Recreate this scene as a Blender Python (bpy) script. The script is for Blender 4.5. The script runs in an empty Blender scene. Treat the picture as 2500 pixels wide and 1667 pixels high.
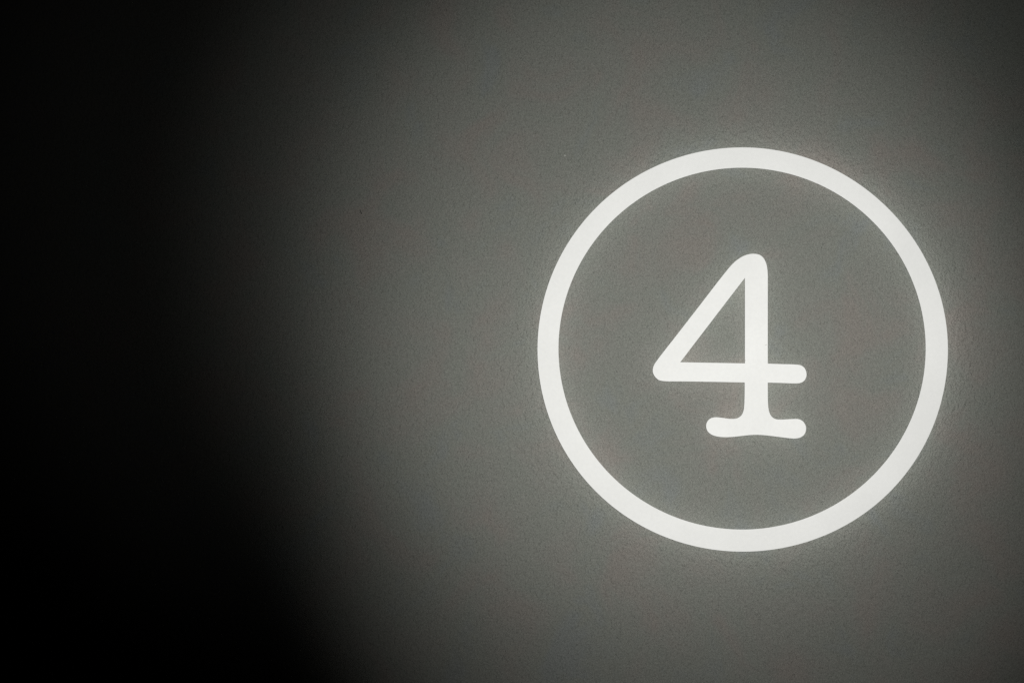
import bpy, bmesh, math
from mathutils import Vector, Matrix
from mathutils.geometry import tessellate_polygon

scene = bpy.context.scene
COL = scene.collection
R = math.radians

# ------------------------------------------------------------------ camera
# Wall plane is y = 0, camera looks along +y.  Units are metres; the round
# sign is about 40 cm across and hangs with its centre at the origin.
MM = 0.0004                 # metres covered by one pixel of the 2500 px photo
DIST = 5.0                  # camera to wall
cam_d = bpy.data.cameras.new('camera')
cam = bpy.data.objects.new('camera', cam_d)
COL.objects.link(cam)
cam.location = (0.0, -DIST, 0.0)
cam.rotation_euler = (R(90), 0, 0)
cam_d.sensor_width = 36.0
cam_d.lens = 36.0 * DIST / (2500 * MM)
cam_d.shift_x = (1250 - 1813.0) / 2500
cam_d.shift_y = (853.0 - 833.5) / 2500
cam_d.clip_start = 0.05
cam_d.clip_end = 50
scene.camera = cam

# ------------------------------------------------------------------ world: a dark room
world = bpy.data.worlds.new('World')
scene.world = world
world.use_nodes = True
world.node_tree.nodes['Background'].inputs['Color'].default_value = (0, 0, 0, 1)
world.node_tree.nodes['Background'].inputs['Strength'].default_value = 0.0

# ------------------------------------------------------------------ unseen spots added near the camera, fitted to the pool of light
def px(x, y):               # photo pixel -> point on the wall (x, z)
    return (x - 1813.0) * MM, (853.0 - y) * MM

def spot(name, loc, aim_px, energy, size_deg, blend, colour, radius):
    d = bpy.data.lights.new(name, 'SPOT')
    d.energy = energy
    d.spot_size = R(size_deg)
    d.spot_blend = blend
    d.color = colour
    d.shadow_soft_size = radius
    o = bpy.data.objects.new(name, d)
    COL.objects.link(o)
    ax, az = px(*aim_px)
    o.location = loc
    o.rotation_euler = (Vector((ax, 0, az)) - Vector(loc)).to_track_quat('-Z', 'Y').to_euler()
    return o

LAMP = (0.05, -4.80, 0.04)
W = 3191.0
spot('upper_spot_lamp', LAMP, (1637, 683), 0.095 * W, 9.52, 0.863, (1.0, 1.0, 0.955), 0.05)
spot('lower_spot_lamp', LAMP, (1789, 1184), 0.088 * W, 10.63, 0.998, (1.0, 0.985, 0.945), 0.05)
spot('broad_wash_spot', LAMP, (1735, 560), 0.0515 * W, 13.03, 0.998, (0.985, 1.0, 0.96), 0.05)  # added broad wash filling out the pool of light
spot('left_fill_spot', LAMP, (930, 440), 0.0036 * W, 12.5, 1.0, (1.0, 1.0, 0.97), 0.05)  # added weak fill, lifts the dark left side of the wall

# ------------------------------------------------------------------ colour management / render
vs = scene.view_settings
vs.view_transform = 'Standard'
vs.look = 'None'
vs.exposure = 0.0
vs.gamma = 1.0
vs.use_curve_mapping = False
scene.cycles.use_denoising = False
scene.cycles.filter_width = 1.5
scene.cycles.max_bounces = 4
scene.cycles.sample_clamp_indirect = 3.0

# ------------------------------------------------------------------ materials
def new_mat(name):
    m = bpy.data.materials.new(name)
    m.use_nodes = True
    nt = m.node_tree
    return m, nt, nt.nodes, nt.links, nt.nodes['Principled BSDF']

def plaster_height(nt, strength, distance, coarse=215.0, fine=560.0):
    """rolled-paint plaster relief: returns a Bump node"""
    N, L = nt.nodes, nt.links
    tc = N.new('ShaderNodeTexCoord')
    mp = N.new('ShaderNodeMapping')
    mp.inputs['Rotation'].default_value = (0, R(-35), 0)
    mp.inputs['Scale'].default_value = (1.0, 1.0, 0.72)
    L.new(tc.outputs['Object'], mp.inputs['Vector'])
    a = N.new('ShaderNodeTexNoise'); a.inputs['Scale'].default_value = fine
    a.inputs['Detail'].default_value = 3; a.inputs['Roughness'].default_value = 0.6
    b = N.new('ShaderNodeTexNoise'); b.inputs['Scale'].default_value = coarse
    b.inputs['Detail'].default_value = 2
    for n in (a, b):
        L.new(mp.outputs[0], n.inputs['Vector'])
    add = N.new('ShaderNodeMath'); add.operation = 'MULTIPLY_ADD'
    L.new(b.outputs['Fac'], add.inputs[0]); add.inputs[1].default_value = 1.2
    L.new(a.outputs['Fac'], add.inputs[2])
    bp = N.new('ShaderNodeBump')
    bp.inputs['Strength'].default_value = strength
    bp.inputs['Distance'].default_value = distance
    L.new(add.outputs[0], bp.inputs['Height'])
    return tc, bp

def make_wall_mat():
    m, nt, N, L, bs = new_mat('grey_painted_plaster')
    tc, bp = plaster_height(nt, 1.0, 0.0030)
    L.new(bp.outputs[0], bs.inputs['Normal'])
    # slow drift between a greenish and a brownish grey in the paint
    n1 = N.new('ShaderNodeTexNoise'); n1.inputs['Scale'].default_value = 15.0
    n1.inputs['Detail'].default_value = 3; n1.inputs['Roughness'].default_value = 0.55
    n1.inputs['Distortion'].default_value = 0.6
    L.new(tc.outputs['Object'], n1.inputs['Vector'])
    cr = N.new('ShaderNodeValToRGB')
    el = cr.color_ramp.elements
    el[0].position = 0.30; el[0].color = (0.275, 0.291, 0.281, 1)
    el[1].position = 0.68; el[1].color = (0.304, 0.286, 0.264, 1)
    e = el.new(0.42); e.color = (0.281, 0.292, 0.266, 1)
    e = el.new(0.52); e.color = (0.287, 0.291, 0.268, 1)
    L.new(n1.outputs['Fac'], cr.inputs[0])
    # fine speckle of the roller coat
    n2 = N.new('ShaderNodeTexNoise'); n2.inputs['Scale'].default_value = 620.0
    n2.inputs['Detail'].default_value = 2
    L.new(tc.outputs['Object'], n2.inputs['Vector'])
    mr = N.new('ShaderNodeMapRange')
    mr.inputs['From Min'].default_value = 0.3; mr.inputs['From Max'].default_value = 0.7
    mr.inputs['To Min'].default_value = 0.86; mr.inputs['To Max'].default_value = 1.14
    L.new(n2.outputs['Fac'], mr.inputs['Value'])
    mx = N.new('ShaderNodeVectorMath'); mx.operation = 'SCALE'
    L.new(cr.outputs['Color'], mx.inputs[0]); L.new(mr.outputs[0], mx.inputs['Scale'])
    L.new(mx.outputs[0], bs.inputs['Base Color'])
    bs.inputs['Roughness'].default_value = 1.0
    bs.inputs['Specular IOR Level'].default_value = 0.0
    return m

def make_glow_white(name, emit, base=0.55, speckle=0.035, uneven=None):  # white sign surface with emission added
    m, nt, N, L, bs = new_mat(name)
    tc, bp = plaster_height(nt, 0.35, 0.0009)
    L.new(bp.outputs[0], bs.inputs['Normal'])
    n = N.new('ShaderNodeTexNoise'); n.inputs['Scale'].default_value = 330.0
    n.inputs['Detail'].default_value = 3
    L.new(tc.outputs['Object'], n.inputs['Vector'])
    mr = N.new('ShaderNodeMapRange')
    mr.inputs['From Min'].default_value = 0.3; mr.inputs['From Max'].default_value = 0.7
    mr.inputs['To Min'].default_value = 1 - speckle; mr.inputs['To Max'].default_value = 1 + speckle
    L.new(n.outputs['Fac'], mr.inputs['Value'])
    sc = N.new('ShaderNodeVectorMath'); sc.operation = 'SCALE'
    sc.inputs[0].default_value = (base, base * 1.005, base * 0.985)
    L.new(mr.outputs[0], sc.inputs['Scale'])
    L.new(sc.outputs[0], bs.inputs['Base Color'])
    bs.inputs['Roughness'].default_value = 0.6
    bs.inputs['Specular IOR Level'].default_value = 0.2
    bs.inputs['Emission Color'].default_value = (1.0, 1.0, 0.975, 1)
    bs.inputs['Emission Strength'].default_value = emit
    if not uneven:
        dn = N.new('ShaderNodeTexNoise'); dn.inputs['Scale'].default_value = 16.0
        dn.inputs['Detail'].default_value = 2
        L.new(tc.outputs['Object'], dn.inputs['Vector'])
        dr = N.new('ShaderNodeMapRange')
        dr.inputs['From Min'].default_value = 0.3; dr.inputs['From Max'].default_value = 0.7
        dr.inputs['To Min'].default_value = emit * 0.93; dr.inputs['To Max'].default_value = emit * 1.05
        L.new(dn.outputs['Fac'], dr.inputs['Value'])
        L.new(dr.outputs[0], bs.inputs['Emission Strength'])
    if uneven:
        # made-up emission ramp: strengthens the halo towards the right
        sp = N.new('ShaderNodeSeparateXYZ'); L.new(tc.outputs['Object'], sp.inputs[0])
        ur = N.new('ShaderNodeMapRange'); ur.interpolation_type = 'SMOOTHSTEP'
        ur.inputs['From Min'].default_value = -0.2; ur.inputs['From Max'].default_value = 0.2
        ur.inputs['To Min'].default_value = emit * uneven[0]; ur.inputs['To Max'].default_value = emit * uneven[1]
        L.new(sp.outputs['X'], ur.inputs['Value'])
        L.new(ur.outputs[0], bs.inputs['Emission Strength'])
    return m

def make_plain(name, col, rough=0.7):
    m, nt, N, L, bs = new_mat(name)
    n = N.new('ShaderNodeTexNoise'); n.inputs['Scale'].default_value = 300
    mr = N.new('ShaderNodeMapRange'); mr.inputs['To Min'].default_value = 0.85; mr.inputs['To Max'].default_value = 1.15
    L.new(n.outputs['Fac'], mr.inputs['Value'])
    sc = N.new('ShaderNodeVectorMath'); sc.operation = 'SCALE'
    sc.inputs[0].default_value = col
    L.new(mr.outputs[0], sc.inputs['Scale'])
    L.new(sc.outputs[0], bs.inputs['Base Color'])
    bs.inputs['Roughness'].default_value = rough
    return m

M_WALL = make_wall_mat()
M_FACE = make_glow_white('white_sign_added_glow', 0.40)  # white sign faces, glow added so they look backlit
M_RING = make_glow_white('white_ring_added_glow', 0.385)
M_SIDE_OUT = make_glow_white('added_halo_glow_outer', 0.66, uneven=(0.72, 1.02))  # this and the next two: glowing sides added to cast a halo
M_SIDE_IN = make_glow_white('added_halo_glow_inner', 0.46)
M_SIDE_NUM = make_glow_white('added_halo_glow_numeral', 0.42)
M_BACK = make_plain('dark_backing_board', (0.05, 0.05, 0.05))
M_NICK = make_plain('dark_plaster_nick', (0.05, 0.048, 0.045))
M_SPECK = make_plain('white_paint_speck', (0.55, 0.55, 0.52))

# ------------------------------------------------------------------ helpers
def link(name, mesh, mat, parent=None, loc=(0, 0, 0)):
    o = bpy.data.objects.new(name, mesh)
    mesh.materials.append(mat)
    COL.objects.link(o)
    o.location = loc
    if parent:
        o.parent = parent
    return o

def tag(o, label, cat):
    o['label'] = label
    o['category'] = cat

def flat_mesh(name, loops, y, flip=False):
    """filled flat polygon (outer loop + holes) at depth y; loops hold (x, z)"""
    vv = [[Vector((p[0], p[1], 0)) for p in lp] for lp in loops]
    tris = tessellate_polygon(vv)
    verts = [(p.x, y, p.y) for lp in vv for p in lp]
    faces = []
    for t in tris:
        a, b, c = (Vector(verts[i]) for i in t)
        n = (b - a).cross(c - a)
        if n.length < 1e-14:
            continue
        front = n.y < 0
        faces.append(t if front != flip else t[::-1])
    me = bpy.data.meshes.new(name)
    me.from_pydata(verts, [], faces)
    return me

def side_mesh(name, loop, y0, y1, draft=1.0):
    """wall of a cut-out, from the back plane y0 to the front plane y1"""
    n = len(loop)
    verts, faces = [], []
    for (x, z) in loop:
        verts.append((x * draft, y0, z * draft)); verts.append((x, y1, z))
    for i in range(n):
        j = (i + 1) % n
        faces.append((2 * i, 2 * j, 2 * j + 1, 2 * i + 1))
    me = bpy.data.meshes.new(name)
    me.from_pydata(verts, [], faces)
    return me

# ------------------------------------------------------------------ wall
def slab(name, x0, x1, y0, y1, z0, z1):
    v = [(x, y, z) for x in (x0, x1) for y in (y0, y1) for z in (z0, z1)]
    f = [(0, 1, 3, 2), (4, 6, 7, 5), (0, 4, 5, 1), (2, 3, 7, 6), (0, 2, 6, 4), (1, 5, 7, 3)]
    me = bpy.data.meshes.new(name)
    me.from_pydata(v, [], f)
    return me

wall = link('wall', slab('wall', -2.4, 2.0, 0.0, 0.12, -1.4, 1.4), M_WALL)
wall['kind'] = 'structure'
wall['label'] = 'dark grey rolled plaster wall fading into black on the left'

# ------------------------------------------------------------------ ring, glow added
DEPTH = 0.019              # added body depth, sized so the glowing sides cast the halo
BACK = 0.0004               # mounting gap
K = (DIST - DEPTH) / DIST   # the faces are nearer than the wall: keep their seen size

def P(x, y):
    a, b = px(x, y)
    return a * K, b * K

def ring_loop(cx, cy, a, b, corr, n=256):
    pts = []
    for i in range(n):
        t = 2 * math.pi * i / n
        # small hand-cut unevenness, given at the four diagonals (TR, TL, BL, BR)
        w = math.sin(2 * t) ** 2
        k = int(t // (math.pi / 2)) % 4
        d = corr[k] * w
        pts.append(P(cx + (a + d) * math.cos(t), cy - (b + d) * math.sin(t)))
    return pts

OUT = ring_loop(1813.2, 853.1, 501.0, 492.8, (-2.5, 0.8, 1.4, 2.4))
INN = ring_loop(1811.7, 850.9, 448.2, 441.0, (0, 0, 0, 0))

ring = bpy.data.objects.new('ring_added_glow', None)
COL.objects.link(ring)
ring.empty_display_size = 0.05
tag(ring, 'large white circular ring with added glow on grey wall surrounding the numeral', 'light ring')
link('face', flat_mesh('ring_face', [OUT, INN], -DEPTH), M_RING, ring)
o = link('halo_outer_side', side_mesh('ring_halo_outer', OUT, -BACK, -DEPTH), M_SIDE_OUT, ring)
o = link('halo_inner_side', side_mesh('ring_halo_inner', INN[::-1], -BACK, -DEPTH, 1.008), M_SIDE_IN, ring)
link('back_plate', flat_mesh('ring_back', [OUT, [(x * 1.008, z * 1.008) for x, z in INN]], -BACK, True), M_BACK, ring)

# ------------------------------------------------------------------ numeral, glow added
# outline as runs between hard corners; each run is smoothed on its own
Z = 3.1356
def q(u, v):
    return (1560 + u / Z, 590 + v / Z)

RUNS = [
    [(986, 933), (1100, 936.5), (1195, 939.5), (1240, 946), (1268, 968), (1282, 1005), (1280, 1035),
     (1264, 1064), (1237, 1080), (1200, 1084), (1100, 1081), (986, 1078)],
    [(986, 1078), (986, 1150), (987, 1215), (990, 1265), (1000, 1310), (1018, 1340), (1045, 1357), (1085, 1361),
     (1140, 1359), (1190, 1356.5), (1222, 1358), (1255, 1374), (1274, 1403), (1279, 1435), (1268, 1470),
     (1240, 1495), (1200, 1505), (1150, 1503), (1070, 1493), (980, 1482), (910, 1477), (860, 1478),
     (790, 1485), (715, 1493), (650, 1495), (600, 1490), (555, 1475), (526, 1450), (514, 1415),
     (521, 1380), (545, 1354), (580, 1344), (625, 1346.5), (680, 1354), (720, 1356), (755, 1350),
     (785, 1328), (800, 1295), (806, 1250), (808, 1200), (809, 1140), (809, 1077)],
    [(809, 1077), (600, 1073), (350, 1069), (185, 1066), (150, 1057), (124, 1034), (108, 1004),
     (106, 973), (116, 942), (137, 910), (300, 700), (480, 468), (600, 312), (660, 236), (700, 188),
     (742, 147), (790, 115), (835, 98), (880, 93), (925, 102), (957, 131), (976, 175), (985, 235),
     (986, 320), (986, 500), (986, 700), (986, 933)],
]
COUNTER = [(811, 275), (811, 500), (811, 905), (817, 909), (811, 912), (811, 931), (560, 926.5), (315, 922), (560, 602)]

def catmull(pts, sub=6):
    out = []
    n = len(pts)
    for i in range(n - 1):
        p0 = Vector(pts[max(i - 1, 0)]); p1 = Vector(pts[i]); p2 = Vector(pts[i + 1]); p3 = Vector(pts[min(i + 2, n - 1)])
        # centripetal spacing keeps long straight edges straight next to tight curves
        t1 = max((p1 - p0).length ** 0.5, 1e-6); t2 = max((p2 - p1).length ** 0.5, 1e-6); t3 = max((p3 - p2).length ** 0.5, 1e-6)
        m1 = (p2 - p1) if i == 0 else ((p1 - p0) / t1 - (p2 - p0) / (t1 + t2) + (p2 - p1) / t2) * t2
        m2 = (p2 - p1) if i == n - 2 else ((p2 - p1) / t2 - (p3 - p1) / (t2 + t3) + (p3 - p2) / t3) * t2
        for s in range(sub):
            t = s / sub
            h = ((2*t**3 - 3*t**2 + 1) * p1 + (t**3 - 2*t**2 + t) * m1 + (-2*t**3 + 3*t**2) * p2 + (t**3 - t**2) * m2)
            out.append((h.x, h.y))
    return out

num_out = []
for r in RUNS:
    num_out += catmull(r)
NUM = [P(*q(*p)) for p in num_out]
CNT = [P(*q(*p)) for p in COUNTER]

numeral = bpy.data.objects.new('numeral_added_glow', None)
COL.objects.link(numeral)
numeral.empty_display_size = 0.05
tag(numeral, 'white numeral 4 with added glow and rounded serif foot, inside the ring', 'number sign')
link('face', flat_mesh('numeral_face', [NUM, CNT], -DEPTH), M_FACE, numeral)
link('halo_outer_side', side_mesh('numeral_halo_outer', NUM, -BACK, -DEPTH), M_SIDE_NUM, numeral)
link('halo_inner_side', side_mesh('numeral_halo_inner', CNT, -BACK, -DEPTH), M_SIDE_NUM, numeral)
link('back_plate', flat_mesh('numeral_back', [NUM, CNT], -BACK, True), M_BACK, numeral)

# ------------------------------------------------------------------ small marks on the wall
def blob(name, pts, y, mat, parent):
    """thin irregular raised flake"""
    loop = [px(*p) for p in pts]
    n = len(loop)
    cx = sum(p[0] for p in loop) / n; cz = sum(p[1] for p in loop) / n
    v = [(x, -0.0001, z) for x, z in loop] + [(cx, -y, cz)]
    f = [(i, (i + 1) % n, n) for i in range(n)]
    me = bpy.data.meshes.new(name); me.from_pydata(v, [], f)
    return link(name, me, mat, parent)

blob('plaster_nick', [(878.5, 511), (880.5, 513), (881, 517), (883.5, 520), (883, 524), (881, 522), (880.5, 519), (878.8, 516)], 0.0004, M_NICK, wall)
blob('paint_speck', [(1377.5, 380), (1378.5, 378), (1380.5, 379), (1381, 381.5), (1379, 382.5)], 0.0005, M_SPECK, wall)

# a short scratch in the film on the numeral's stem
scr = [P(*p) for p in [(1866, 841.6), (1869, 842.4), (1872, 840.2), (1873.4, 838.2), (1872.6, 840.8), (1869.2, 843.4)]]
link('scratch', flat_mesh('numeral_scratch', [scr], -DEPTH - 0.0003), make_plain('grey_scratch', (0.42, 0.42, 0.40)), numeral)
